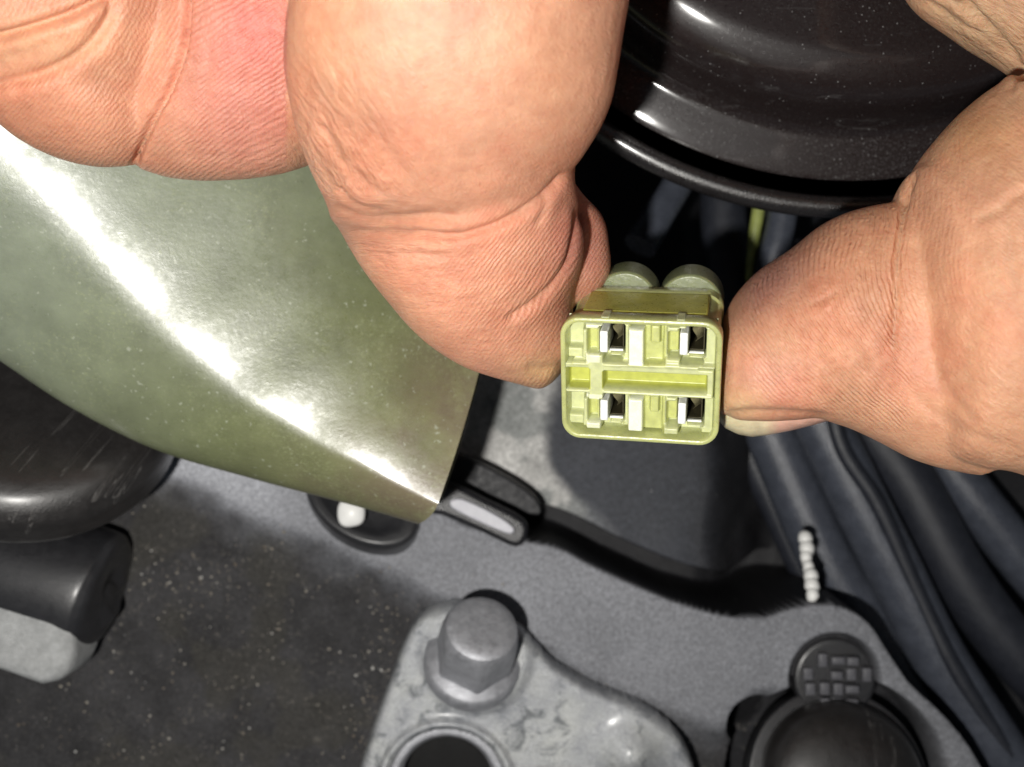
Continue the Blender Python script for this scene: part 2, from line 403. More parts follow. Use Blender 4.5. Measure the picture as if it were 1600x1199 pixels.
    I = np.arange(ny * nx).reshape(ny, nx); Q = np.stack([I[:-1, :-1], I[:-1, 1:], I[1:, 1:], I[1:, :-1]], -1).reshape(-1, 4)
    me = bpy.data.meshes.new('engine_casing'); me.vertices.add(len(V)); me.vertices.foreach_set('co', V.ravel())
    me.loops.add(Q.size); me.loops.foreach_set('vertex_index', Q.ravel().astype(np.int32))
    me.polygons.add(len(Q)); me.polygons.foreach_set('loop_start', np.arange(0, Q.size, 4, dtype=np.int32))
    me.update(calc_edges=True)
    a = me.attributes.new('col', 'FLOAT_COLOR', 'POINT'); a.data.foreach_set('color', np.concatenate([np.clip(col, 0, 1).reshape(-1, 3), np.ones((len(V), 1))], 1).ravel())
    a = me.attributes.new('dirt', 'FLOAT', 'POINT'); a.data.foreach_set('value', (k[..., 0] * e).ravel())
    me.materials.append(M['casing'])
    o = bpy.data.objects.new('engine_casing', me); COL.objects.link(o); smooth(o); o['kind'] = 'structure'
    # loose grit lying on the grimy part and a little on the flange
    W_ = (k[..., 0] * e * (.03 + 1.2 * sstep(.55, .62, fbm2(X, Y, 1.3, 5, 77)) + 4 * np.exp(-((px - 610) / 60) ** 2 - ((py - 1090) / 110) ** 2) + 2.5 * np.exp(-((px - 300) / 110) ** 2 - ((py - 930) / 50) ** 2))) + .012 * e
    W_ = np.where((px > -40) & (px < 1640) & (py < 1260) & (kk[..., 0] < .5), W_, 0).ravel(); W_ /= W_.sum()
    ids = rng.choice(len(V), 1300, p=W_); bmv = []; bmf = []
    ico = [(0, 0, 1), (.9, 0, .3), (.28, .85, .3), (-.72, .53, .3), (-.72, -.53, .3), (.28, -.85, .3), (0, 0, -.6)]
    fc = [(0, 1, 2), (0, 2, 3), (0, 3, 4), (0, 4, 5), (0, 5, 1), (6, 2, 1), (6, 3, 2), (6, 4, 3), (6, 5, 4), (6, 1, 5)]
    for i_ in ids:
        sz = .008 + .036 * rng.rand() ** 3.2; c = V[i_] + np.array([(rng.rand() - .5) * st, (rng.rand() - .5) * st, sz * .3]); b0 = len(bmv)
        a_ = rng.rand() * 6.28; ca, sa = math.cos(a_), math.sin(a_); sq = .6 + .8 * rng.rand()
        for vx, vy, vz in ico: bmv.append((c[0] + sz * (vx * ca - vy * sa) * sq, c[1] + sz * (vx * sa + vy * ca), c[2] + sz * vz * .8))
        bmf += [(a1 + b0, a2 + b0, a3 + b0) for a1, a2, a3 in fc]
    g = mesh('grit', bmv, bmf, M['grit'], None, None); g['kind'] = 'stuff'
    return o
build_casing()
fl = mesh('engine_bay_floor', [(-60, -45, -14), (60, -45, -14), (60, 45, -14), (-60, 45, -14)], [(0, 1, 2, 3)], M['cable_dark']); fl['kind'] = 'structure'

# ------------------------------------------------------------------ bracket, bolt, plug, cap, grommet, clip
TILT = Vector((.10, .62, 1.0)).normalized()
QT = TILT.to_track_quat('Z', 'Y')
def build_bracket():
    root = empty('mounting_bracket', W(760, 1120, -6.6)); rl = root.location
    out = catmull([(520, 1330), (556, 1220), (585, 1130), (612, 1055), (638, 990), (668, 958), (712, 945), (770, 950), (822, 992), (868, 1042), (930, 1078), (1000, 1105), (1050, 1140), (1080, 1185), (1095, 1250), (1100, 1330)], 4)
    P = Wn(out, -6.35)
    hc = Wn([(697, 1232)], -6.35)[0]; hr = U(93, -6.35)
    # top sheet as radial fan between hole and outline is awkward: relief grid instead
    st = .04; xs = np.arange(P[:, 0].min() - .1, P[:, 0].max() + .1, st); ys = np.arange(P[:, 1].min() - .1, P[:, 1].max() + .1, st)
    X, Y = np.meshgrid(xs, ys); sd = poly_sd(X, Y, P); dh = hr - np.hypot(X - hc[0], Y - hc[1])
    m = np.maximum(sd, dh)      # <0 = metal
    top = -6.35 + .05 * (fbm2(X, Y, .8, 4, 41) - .5)
    edge = np.clip(-sd, 0, 1); ro = .22
    top = top - (ro - np.sqrt(np.clip(ro ** 2 - (ro - np.clip(edge, 0, ro)) ** 2, 0, None)))
    # raised lip round the hole and a polished boss at the right
    lip = .13 * np.exp(-((-dh - .13) / .11) ** 2); top = top + lip
    b = Wn([(985, 1178)], -6.3)[0]; top = top + .42 * np.exp(-(((X - b[0]) / .55) ** 2 + ((Y - b[1]) / .6) ** 2))
    bb = Wn([(745, 1025)], -6.35)[0]; top = top + .10 * sstep(1.35, 1.0, np.hypot(X - bb[0], Y - bb[1]))
    ins = m < .02
    ny, nx = X.shape; idx = -np.ones((ny, nx), int); V = []; F = []
    cell = ins[:-1, :-1] & ins[1:, :-1] & ins[:-1, 1:] & ins[1:, 1:]
    use = np.zeros((ny, nx), bool); use[:-1, :-1] |= cell; use[1:, :-1] |= cell; use[:-1, 1:] |= cell; use[1:, 1:] |= cell
    ii = np.argwhere(use)
    for k, (i, j) in enumerate(ii): idx[i, j] = k
    nt = len(ii)
    V = [(X[i, j] - rl.x, Y[i, j] - rl.y, top[i, j] - rl.z) for i, j in ii] + [(X[i, j] - rl.x, Y[i, j] - rl.y, -7.3 - rl.z) for i, j in ii]
    for i, j in np.argwhere(cell):
        a, b_, c, d = idx[i, j], idx[i, j + 1], idx[i + 1, j + 1], idx[i + 1, j]; F.append((a, b_, c, d)); F.append((d + nt, c + nt, b_ + nt, a + nt))
        if i == 0 or not cell[i - 1, j]: F.append((a, a + nt, b_ + nt, b_))
        if j == nx - 2 or not cell[i, j + 1]: F.append((b_, b_ + nt, c + nt, c))
        if i == ny - 2 or not cell[i + 1, j]: F.append((c, c + nt, d + nt, d))
        if j == 0 or not cell[i, j - 1]: F.append((d, d + nt, a + nt, a))
    o = mesh('plate', V, F, M['bracket'], root, 50)
    # steel bushing pressed in the hole
    lathe('bushing', rnd_prof([(hr * .99, -1.2), (hr * .99, .02), (hr * .86, .02), (hr * .78, -.2), (hr * .78, -1.2)], .04), M['bolt'], root).location = (hc[0] - rl.x, hc[1] - rl.y, .1)
    lathe('bore_floor', [(0.001, -.9), (hr * .4, -.86), (hr * .78, -.9)], M['casing'], root).location = (hc[0] - rl.x, hc[1] - rl.y, .0)
    tag(root, 'stained grey alloy bracket with a large round hole, held down by the hex bolt', 'bracket')
build_bracket()
def build_bolt():
    root = empty('flange_bolt', W(739, 1030, -6.15), Vector((.24, .95, 1.0)).normalized().to_track_quat('Z', 'Y'))
    R = U(65, -5.6)
    lathe('flange', rnd_prof([(.02, .16), (R * .9, .16), (R * 1.15, .04), (R * 1.20, -.04), (R * 1.20, -.35), (.02, -.35)], .04), M['bolt'], root)
    bm = bmesh.new(); H = 1.38; n = 72; rings = []
    prof = [(1.0, .1), (.99, .35), (.97, .7), (.95, H - .40), (.93, H - .30), (.90, H - .2), (.87, H - .12), (.84, H - .07), (.88, H - .035), (.76, H), (.55, H + .012), (.3, H + .015)]
    for f, z in prof:
        r = []
        for j in range(n):
            q = 2 * math.pi * j / n + .12; w6 = (q - .12 + .35) % (math.pi / 3) - math.pi / 6; hx = R * .885 / math.cos(w6)
            rr = min(hx, R * 1.0 * f) if z < H - .05 else R * .885 * f
            r.append(bm.verts.new((rr * math.cos(q), rr * math.sin(q), z)))
        rings.append(r)
    for a, b in zip(rings[:-1], rings[1:]):
        for j in range(n): bm.faces.new((a[j], a[(j + 1) % n], b[(j + 1) % n], b[j]))
    bm.faces.new(rings[-1]); bm.faces.new(rings[0][::-1])
    bmobj('hex_head', bm, M['bolt'], root, 26)
    tag(root, 'grey hex flange bolt with a bright lower facet, screwed into the alloy bracket', 'bolt')
build_bolt()
M['plug_grey'] = mat_rubber('plug_grey', (.085, .085, .095), .4, .5, False)
def build_plug():
    root = empty('ribbed_plug', W(1306, 1062, -7.42))
    R = U(66, -7.1)
    lathe('plug_body', rnd_prof([(.01, -.02), (R * .90, -.02), (R * .98, -.06), (R, -.3)], .03), M['rubber'], root)
    for k in range(5):
        for j in range(4):
            x = (-.66 + .33 * k) * R + random.uniform(-.03, .03) * R; y = (-.5 + .33 * j) * R + random.uniform(-.02, .02)
            if math.hypot(x, y) > R * .74 or (k, j) in ((1, 2), (4, 1), (0, 0)): continue
            bm = bmesh.new(); bmesh.ops.create_cube(bm, size=1)
            sx, sy = random.choice([(.14, .19), (.17, .13), (.13, .21), (.20, .12)])
            h = .10 + .20 * random.random()
            bmesh.ops.scale(bm, vec=(sx * R * 1.6, sy * R * 1.5, h), verts=bm.verts)
            o = bmobj('lug', bm, M['plug_grey'], root); o.location = (x, y, h / 2 - .021 + .01); bevel_obj(o, .02, 2)
    tag(root, 'round black plug with raised grid lugs, set in the grey flange', 'plug')
build_plug()
def build_cap():
    q = Vector((.05, .35, 1)).to_track_quat('Z', 'Y'); root = empty('domed_plug_cover', W(1312, 1225, -6.9), q)
    R = U(128, -6.6)
    prof = [(R * 1.0, -.9), (R * 1.0, .1), (R * .985, .35), (R * .92, .62), (R * .8, .82), (R * .62, .97), (R * .4, 1.06), (R * .2, 1.09), (.01, 1.10)]
    V = []; F = []; n = 96; P = catmull(prof, 4)
    for (r, z) in P:
        for j in range(n):
            a = 2 * math.pi * j / n; rr = r * (1 - .012 * math.exp(-((a - 1.35) / .03) ** 2)); V.append((rr * math.cos(a), rr * math.sin(a), z + .05 * math.exp(-((a - 1.35) / .06) ** 2) * min(1, r)))
    bridge(len(P), n, V, F, 0); mesh('dome', V, F, M['rubber_brown'], root, 60)
    lathe('base_ring', rnd_prof([(R * 1.0, .0), (R * 1.13, .0), (R * 1.16, -.5), (R * 1.0, -.5)], .05), M['rubber'], root)
    tag(root, 'domed dark brown rubber cap with a seam, half seen at the bottom edge', 'cap')
build_cap()
def build_grommet():
    root = empty('rubber_grommet', W(566, 788, -6.93), Vector((.12, .5, 1)).to_track_quat('Z', 'Y'))
    R = U(98, -6.9)
    o = lathe('ring', rnd_prof([(R * .3, .02), (R * .55, .07), (R * .75, .20), (R * .93, .20), (R, .1), (R * 1.0, -.5), (.01, -.5)], .07, 4), M['rubber'], root); o.scale = (1, .62, 1); o.rotation_euler = (0, 0, -.32)
    o = lathe('centre_pin', rnd_prof([(.01, .16), (R * .2, .14), (R * .3, .0), (R * .3, -.3)], .06, 4), M['rubber'], root); o.scale = (1, .62, 1)
    tag(root, 'glossy black oval grommet in the grey flange, half hidden under the green sleeve', 'grommet')
    bm = bmesh.new(); bmesh.ops.create_icosphere(bm, subdivisions=4, radius=U(23, -6.4))
    for v in bm.verts:
        v.co *= 1 + .10 * math.sin(v.co.x * 9 + 1) * math.cos(v.co.y * 8) + .05 * math.sin(v.co.z * 14); v.co.z *= .8
    b = bmobj('white_bead', bm, M['white'], None); b.location = W(549, 801, -6.3)
    tag(b, 'small bright white blob sitting on the black oval grommet', 'bead')
build_grommet()
def build_clip():
    root = empty('plastic_clip', W(745, 800, -6.8))
    rl = root.location
    def slab(name, pts, z, th, mat, bev):
        P = Wn(pts, z); bm = bmesh.new()
        t = [bm.verts.new((x - rl.x, y - rl.y, z - rl.z)) for x, y in P]; b = [bm.verts.new((x - rl.x, y - rl.y, z - th - rl.z)) for x, y in P]
        n = len(P); bm.faces.new(t); bm.faces.new(b[::-1])
        for i in range(n): bm.faces.new((t[i], b[i], b[(i + 1) % n], t[(i + 1) % n]))
        o = bmobj(name, bm, mat, root, 40); bevel_obj(o, bev, 4); return o
    sm = lambda P: [tuple(p) for p in catmull(P + P[:1], 3)[:-1]]
    slab('tab', sm([(630, 770), (692, 752), (760, 782), (818, 812), (824, 838), (806, 856), (760, 836), (690, 806), (640, 800)]), -6.66, .5, M['gloss_clip'], .13)
    slab('arm', sm([(640, 716), (712, 712), (780, 740), (836, 778), (842, 806), (780, 790), (700, 764), (640, 765)]), -7.7, .9, M['matte'], .2)
    slab('rib', sm([(703, 783), (722, 780), (772, 803), (802, 824), (800, 834), (786, 832), (740, 812), (706, 794)]), -6.54, .2, M['rib_glare'], .05)
    tag(root, 'glossy black clip with a rib painted pale for glare on its tab', 'clip')
M['gloss_clip'] = mat_rubber('gloss_black_clip', (.010, .010, .012), .3, .2, False)
M['matte'] = mat_rubber('matte_black', (.010, .010, .012), .55, .2, False)
M['rib_glare'] = mat_rubber('painted_rib_glare', (.42, .42, .46), .3, .3, False)  # glare along the rib painted as a pale colour
build_clip()
P = []
for k in range(7):
    t = k / 6.0; bx = 1256 + 16 * t + random.uniform(-2, 2); by = 843 + 86 * t; bz = -8.3 + .9 * t
    bx += random.uniform(-3, 3); P += [(bx, by - 3, bz, 9.5 + random.uniform(-2.5, 2)), (bx + 1, by + 5, bz, 9.5 + random.uniform(-2, 2))]
    if k < 6: P.append((bx + 1.5 + random.uniform(-1, 1), by + 9, bz + .03, 8.2 + random.uniform(-1, .5)))
c = tube('twisted_cord', [(1253, 834, -8.5, 5)] + P + [(1273, 938, -7.4, 6)], M['white'], None, sub=3, n=16)
tag(c, 'short white twisted cord end standing up behind the grey flange', 'cord')

# ------------------------------------------------------------------ cables
G = 'black cables running past the engine casing'
cab = [
 ([(1150, 420, -10.4, 40), (1178, 600, -10.3, 40), (1232, 740, -10.2, 42), (1300, 890, -10.1, 44), (1390, 1020, -10.0, 46), (1480, 1140, -9.9, 48), (1560, 1280, -9.8, 50)], 'cable', 'grey-black cable closest to the flange, bending down towards the bottom right corner'),
 ([(1240, 380, -9.6, 40), (1262, 600, -9.5, 42), (1322, 740, -9.4, 44), (1392, 880, -9.3, 44), (1462, 1020, -9.2, 44), (1550, 1160, -9.1, 46), (1640, 1290, -9, 46)], 'cable', 'thick grey-black cable with a pale highlight below the thumb nail'),
 ([(1330, 560, -9.9, 38), (1352, 650, -9.9, 40), (1425, 760, -9.8, 42), (1500, 900, -9.7, 44), (1580, 1010, -9.6, 46), (1680, 1110, -9.5, 48)], 'cable_dark', 'dark cable in the middle of the bundle, its end at the right edge'),
 ([(1420, 600, -10.2, 34), (1450, 680, -10.2, 36), (1530, 790, -10.0, 38), (1620, 900, -9.9, 40), (1700, 980, -9.8, 40)], 'cable', 'cable nearest the heel of the thumb, leaving at the right edge'),
 ([(1120, 560, -10.9, 22), (1160, 680, -10.8, 24), (1215, 800, -10.7, 24), (1262, 900, -10.6, 24), (1330, 1000, -10.5, 24), (1400, 1110, -10.4, 24)], 'cable_dark', 'thin dark cable beside the white twisted cord'),
 ([(1290, 560, -8.9, 13), (1312, 690, -8.8, 13), (1372, 790, -8.7, 13), (1440, 940, -8.7, 13), (1500, 1060, -8.6, 14), (1610, 1230, -8.6, 14)], 'cable_dark', 'thin black wire lying on top of the cable bundle'),
]
for i, (p, m, l) in enumerate(cab): tag(tube('cable', p, M[m], None, sub=8, n=20), l, 'cable', G)
# things in the gap under the black cover
tag(tube('wire_sleeve', [(1085, 215, -8.2, 24), (1062, 280, -7.9, 24), (1030, 335, -7.5, 25), (1000, 385, -7.2, 27)], M['cable'], None, n=24), 'slanting black wire sleeve in the gap under the black cover', 'sleeve')
tag(tube('hose', [(1130, 220, -9.6, 34), (1130, 330, -9.4, 36), (1138, 420, -9.2, 38), (1150, 520, -9.0, 38)], M['cable_dark'], None, n=24), 'dark blue-black hose behind the connector, left of the yellow wire', 'hose')
tag(tube('yellow_wire', [(1192, 240, -8.6, 9), (1186, 320, -8.5, 10), (1178, 370, -8.5, 9), (1172, 420, -8.6, 7), (1165, 520, -8.9, 7)], M['yellow'], None, n=14), 'thin yellow-green wire in the gap between cover and thumb', 'wire')
tag(tube('grey_cable', [(1232, 240, -8.4, 22), (1222, 340, -8.3, 23), (1205, 420, -8.3, 24), (1190, 520, -8.6, 26)], M['cable'], None, n=20), 'smooth grey cable right of the yellow wire under the cover', 'cable', None)

# ------------------------------------------------------------------ black round cover
def build_cover():
    C = W(1330, -370, -4.0); root = empty('black_cover', C)
    d = Vector((-.47, .88)).normalized()       # towards lower left in picture (py down)
    def rr(rp, z):
        p = (1330 + d.x * rp, -370 + d.y * rp); w_ = W(p[0], p[1], z); return math.hypot(w_.x - C.x, w_.y - C.y)
    raw = [(640, -6.2, 0), (700, -4.9, 0), (706, -4.25, 0), (703, -4.08, 0), (694, -3.98, 0), (682, -4.0, 0), (676, -4.12, .2), (670, -4.2, .5), (663, -4.16, .8), (656, -4.02, 1), (645, -3.94, 1.0), (610, -3.82, 1.0), (588, -3.75, .9), (580, -3.70, .6), (572, -3.62, .4), (563, -3.50, .3), (550, -3.25, .2), (520, -2.75, .15), (492, -2.48, .15), (470, -2.35, .1), (452, -2.27, .1), (436, -2.23, .1), (400, -2.20, .2), (300, -2.12, .3), (150, -2.05, .3), (5, -2.02, .3)]
    P = np.array([(rr(a, z), z + 4.0, du) for a, z, du in raw]); P = catmull(P, 3); n = 220
    V = []; F = []
    for r, z, du in P:
        for j in range(n):
            q = 2 * math.pi * j / n; V.append((max(r, .003) * math.cos(q), max(r, .003) * math.sin(q), z))
    bridge(len(P), n, V, F, 0); o = mesh('shell', V, F, M['cover'], root, 70)
    a = o.data.attributes.new('dust', 'FLOAT', 'POINT'); a.data.foreach_set('value', np.repeat(P[:, 2], n))
    # rolled bead round the rim
    o2 = lathe('rim_bead', [(rr(694, -3.95) + .22 * math.cos(t), .02 + .25 * math.sin(t)) for t in np.linspace(math.pi, -math.pi, 17)], M['rim'], root, n=220, ang=80)
    tag(root, 'glossy black round cover with a rolled rim and dust, above the connector', 'cover')
build_cover()

# ------------------------------------------------------------------ boot at the left edge
def build_boot():
    ax = Vector((.42, .86, 1)).normalized(); q = ax.to_track_quat('Z', 'Y')
    root = empty('rubber_boot', W(52, 612, -4.6), q)
    R = U(222, -4.8)
    prof = rnd_prof([(.01, .10), (R * .60, .10), (R * .76, .08), (R * .86, -.02), (R * .93, -.2), (R * .99, -.5), (R * 1.0, -1.05), (R * .95, -1.25), (R * .6, -1.3)], .3, 6)
    lathe('boot_cap', prof, M['rubber_brown'], root, n=96, ang=60)
    tag(root, 'dusty black rubber boot with a round cap and scratches at the left edge', 'boot')
    p = tube('pipe_stub', [(-420, 800, -6.6, 92), (-150, 852, -6.6, 92), (60, 900, -6.6, 98), (140, 922, -6.6, 98), (160, 928, -6.6, 92), (170, 931, -6.6, 78), (174, 932, -6.6, 50), (175, 932, -6.6, 20)], M['rubber'], None, n=48)
    tag(p, 'glossy black pipe end below the rubber boot, with a pale band of light along it', 'pipe')
    z = -5.3; P = Wn([(-420, 830), (-100, 900), (30, 930), (84, 952), (108, 985), (112, 1030), (98, 1066), (60, 1074), (10, 1056), (-100, 1020), (-420, 950)], z)
    b = empty('alloy_lug', (*P[:6].mean(0), z - .5)); bl = b.location
    bm = bmesh.new()
    t = [bm.verts.new((x - bl.x, y - bl.y, z - bl.z)) for x, y in P]; bb = [bm.verts.new((x - bl.x, y - bl.y, z - 1.6 - bl.z)) for x, y in P]
    bm.faces.new(t); bm.faces.new(bb[::-1])
    for i in range(len(P)): bm.faces.new((t[i], bb[i], bb[(i + 1) % len(P)], t[(i + 1) % len(P)]))
    o = bmobj('lug_body', bm, M['lug'], b, 50); bevel_obj(o, .3, 6)
    tag(b, 'pale bare alloy lug in the lower left, in front of the black pipe end', 'lug')
M['lug'] = mat_metal('bare_alloy', (.46, .47, .47), .55, .2, .12)
build_boot()

# ------------------------------------------------------------------ green vinyl sleeve
def build_sleeve():
    # lower edge, upper edge, crest share, centre z, rise, drop
    S = [((-520, 190), (60, -520), .36, -.35, 1.35, .8),
         ((-300, 350), (260, -330), .35, -1.4, 1.35, .8),
         ((-120, 480), (420, -160), .34, -2.40, 1.35, .8),
         ((10, 570), (540, 10), .325, -3.08, 1.35, .75),
         ((110, 636), (620, 150), .31, -3.46, 1.32, .7),
         ((240, 702), (690, 270), .295, -3.74, 1.28, .65),
         ((380, 744), (735, 370), .255, -3.85, 1.22, .6),
         ((515, 780), (752, 440), .215, -3.82, 1.12, .55),
         ((602, 804), (760, 478), .18, -3.75, 1.04, .5),
         ((652, 818), (768, 500), .155, -3.68, .98, .48)]
    A = catmull([[s[0][0], s[0][1], s[1][0], s[1][1], s[2], s[3], s[4], s[5]] for s in S], 10)
    n = 96
    def ring(a, inset=0.0):
        L_, R_ = W(a[0], a[1], a[5]), W(a[2], a[3], a[5] - .4); c = a[4]; out = []
        w_ = (R_ - L_).length
        for j in range(n):
            q = 2 * math.pi * j / n
            # angle 0 = upper edge, pi = lower edge
            cs, sn = math.cos(q), math.sin(q)
            s = c + (1 - c) * cs if cs > 0 else c + c * cs
            tt = math.sqrt(cs * cs + .010) - .1 if cs * cs < 1 else 1.0
            h = a[6] * 1.15 * max(0.0, 1 - abs(tt / (math.sqrt(1.01) - .1)) ** 1.35) ** .62 if sn > 0 else -a[7] * abs(sn)
            p = L_.lerp(R_, s) + Vector((0, 0, h))
            if inset: 
                cen = L_.lerp(R_, .5); p = p + (cen - p) * (inset / max((cen - p).length, .3))
            out.append(p)
        return out
    V = []; F = []; m = len(A); rings = []
    for i in range(m):
        a = A[i].copy(); rings.append(ring(a))
    # bow the open end outwards like a flattened tube cut square
    for r in range(1, 7):
        pass
    inner = [ring(A[i], .07) for i in range(m - 1, max(m - 46, 0), -1)]
    d_end = (W(A[-1][0], A[-1][1], -3.4) - W(A[-3][0], A[-3][1], -3.4)).normalized()
    for k, rg in enumerate([rings[-1], inner[0]]):
        pass
    allr = rings + [[p + Vector((0, 0, 0)) for p in inner[0]]] + inner[1:]
    for rg in allr: V += rg
    # bulge of the cut edge
    V = [Vector(v) for v in V]; 
    base = (m - 1) * n
    for bk in range(-14, 15):
        idx = m - 1 + bk
        if idx < 0 or idx >= len(allr): continue
        dist = abs(bk); wgt = max(0, 1 - dist / 14)
        for j in range(n):
            q = 2 * math.pi * j / n; s = math.cos(q)
            V[idx * n + j] += d_end * (.28 * wgt * (1 - abs(s) ** 2) - .0)
    bridge(len(allr), n, V, F, 0)
    V = [v + Vector((0, 0, .02 * math.sin(v.x * 1.9 + v.y) + .01 * math.sin(v.y * 3.1 - v.x * 2))) for v in V]
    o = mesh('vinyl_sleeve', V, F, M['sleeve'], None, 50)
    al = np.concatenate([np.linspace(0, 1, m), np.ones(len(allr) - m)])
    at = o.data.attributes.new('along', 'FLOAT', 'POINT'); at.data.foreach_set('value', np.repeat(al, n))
    tag(o, 'wide translucent green vinyl sleeve with a long white glare, lying under the fingers', 'sleeve')
build_sleeve()

# ------------------------------------------------------------------ the connector
def build_connector():
    axis_back = Vector((.36, .64, -1.5)).normalized()
    zax = -axis_back; th = math.radians(-2.9)
    xax = Vector((math.cos(th), math.sin(th), -(math.cos(th) * zax.x + math.sin(th) * zax.y) / zax.z)).normalized(); yax = zax.cross(xax)
    Rm = Matrix((xax, yax, zax)).transposed(); q = Rm.to_quaternion()
    root = empty('wire_connector', W(999, 598, .35), q); root.scale = (.965, .985, 1)
    kx = 1.0 / 352.8 / .955; ky = 1.0 / 352.8 / .955
    ct, sn = math.cos(math.radians(3.7)), math.sin(math.radians(3.7))
    def Z(zx, zy):
        dx, dy = zx - 565, zy - 762
        return (dx * ct + dy * sn) * kx, -(-dx * sn + dy * ct) * ky
    hw, hh, cr = 1.265, 1.03, .31
    def rrect(hw, hh, r, n=8):
        P = []
        for cx, cy, a0 in ((hw - r, hh - r, 0), (-hw + r, hh - r, 90), (-hw + r, -hh + r, 180), (hw - r, -hh + r, 270)):
            for k in range(n + 1):
                a = math.radians(a0 + 90 * k / n); P.append((cx + r * math.cos(a), cy + r * math.sin(a)))
        return P
    iw, ih = hw - .095, hh - .095
    rings = [(iw - .02, ih - .02, cr - .10, -.5), (iw, ih, cr - .09, -.06), (iw + .015, ih + .015, cr - .075, -.012), (iw + .035, ih + .035, cr - .05, 0), (hw - .035, hh - .035, cr - .03, 0), (hw - .01, hh - .01, cr - .01, -.012), (hw, hh, cr, -.04),
             (hw, hh, cr, -.30), (hw - .012, hh - .012, cr, -.325), (hw - .05, hh - .06, cr, -.34), (hw - .05, hh - .06, cr, -1.40), (hw - .03, hh - .03, cr, -1.44), (hw - .03, hh - .03, cr, -1.74), (hw - .08, hh - .08, cr, -1.80), (hw - .5, hh - .4, cr, -1.82)]
    V = []; F = []
    for a, b, r, z in rings: V += [(x, y, z) for x, y in rrect(a, b, r)]
    n = 36
    for i in range(len(rings) - 1):
        for j in range(n): F.append((i * n + j, i * n + (j + 1) % n, (i + 1) * n + (j + 1) % n, (i + 1) * n + j))
    F.append(tuple(range((len(rings) - 1) * n, len(rings) * n)))
    housing = mesh('housing', V, F, M['nylon'], root, 40)
    # relief of the mating face
    st = .0115; xs = np.arange(-iw - .01, iw + .011, st); ys = np.arange(-ih - .01, ih + .011, st); X, Y = np.meshgrid(xs, ys)
    D = np.full(X.shape, -.42); holes = []; tone = np.zeros(X.shape)
    def rect(x0, y0, x1, y1, d, tn=None):
        a, b = Z(x0, y0), Z(x1, y1); m = (X > min(a[0], b[0])) & (X < max(a[0], b[0])) & (Y > min(a[1], b[1])) & (Y < max(a[1], b[1])); D[m] = d
        if tn is not None: tone[m] = tn
    def bar(x0, y0, x1, y1, w_, d):
        a, b = np.array(Z(x0, y0)), np.array(Z(x1, y1)); dd, _, _ = seg_dist(X, Y, np.array([a, b])); m = dd < w_ * kx; D[m] = np.maximum(D[m], d)
    for (oy, ox, r2) in ((0, 0, 0), (390, -25, 1)):
        rect(175 + ox, 430 + oy, 280 + ox, 650 + oy, -.36)
        rect(180 + ox, 575 + oy, 285 + ox, 640 + oy, -.16)
        rect(272 + ox, 470 + oy, 292 + ox, 640 + oy, -.08)
        rect(292 + ox, 437 + oy, 385 + ox, 475 + oy, -.05, -.6); rect(282 + ox, 603 + oy, 360 + ox, 652 + oy, -.03, -.6)
        rect(300 + ox, 480 + oy, 350 + ox, 600 + oy, -.30, .6); rect(350 + ox, 475 + oy, 365 + ox, 600 + oy, -.1)
        rect(484 + ox, 455 + oy, 520 + ox, 655 + oy, -.18)
        rect(520 + ox, 470 + oy, 602 + ox, 668 + oy, -.02, -1)
        rect(602 + ox, 455 + oy, 705 + ox, 680 + oy, -.22, .5); rect(640 + ox, 455 + oy, 682 + ox, 560 + oy, -.07)
        rect(706 + ox, 460 + oy, 722 + ox, 690 + oy, -.12)
        rect(722 + ox, 465 + oy, 822 + ox, 500 + oy, -.05); rect(703 + ox, 638 + oy, 784 + ox, 685 + oy, -.03)
        rect(724 + ox, 502 + oy, 775 + ox, 632 + oy, -.30, .6)
        rect(912 + ox, 475 + oy, 965 + ox, 690 + oy, -.12)
        for hx0, hy0, hx1, hy1 in ((366, 462, 484, 618), (786, 482, 912, 642)):
            rect(hx0 + ox, hy0 + oy, hx1 + ox, hy1 + oy, -1.25, 0); holes.append((hx0 + ox, hy0 + oy, hx1 + ox, hy1 + oy))
            rect(hx0 + ox + 40, hy1 + oy, hx1 + ox, hy1 + oy + 14, -.06)
    rect(170, 655, 950, 860, -.02)
    rect(178, 676, 298, 800, -.30, 1); rect(180, 790, 300, 800, -.02)
    rect(366, 700, 915, 835, -.34, 1)
    bar(180, 650, 960, 693, 9, 0.0); bar(168, 806, 940, 858, 9, 0.0)
    rect(298, 600, 364, 870, -.01)
    for _ in range(2):
        Dp = np.pad(D, 1, mode='edge'); D = (Dp[1:-1, 1:-1] * 2 + Dp[:-2, 1:-1] + Dp[2:, 1:-1] + Dp[1:-1, :-2] + Dp[1:-1, 2:]) / 6
    D = D - .015
    ny, nx = X.shape; I = np.arange(ny * nx).reshape(ny, nx); Qd = np.stack([I[:-1, :-1], I[:-1, 1:], I[1:, 1:], I[1:, :-1]], -1).reshape(-1, 4)
    VV = np.stack([X, Y, D], -1).reshape(-1, 3)
    face = mesh('face_insert', VV, Qd.tolist(), M['face'], root, None)
    at = face.data.attributes.new('tone', 'FLOAT', 'POINT'); at.data.foreach_set('value', tone.ravel())
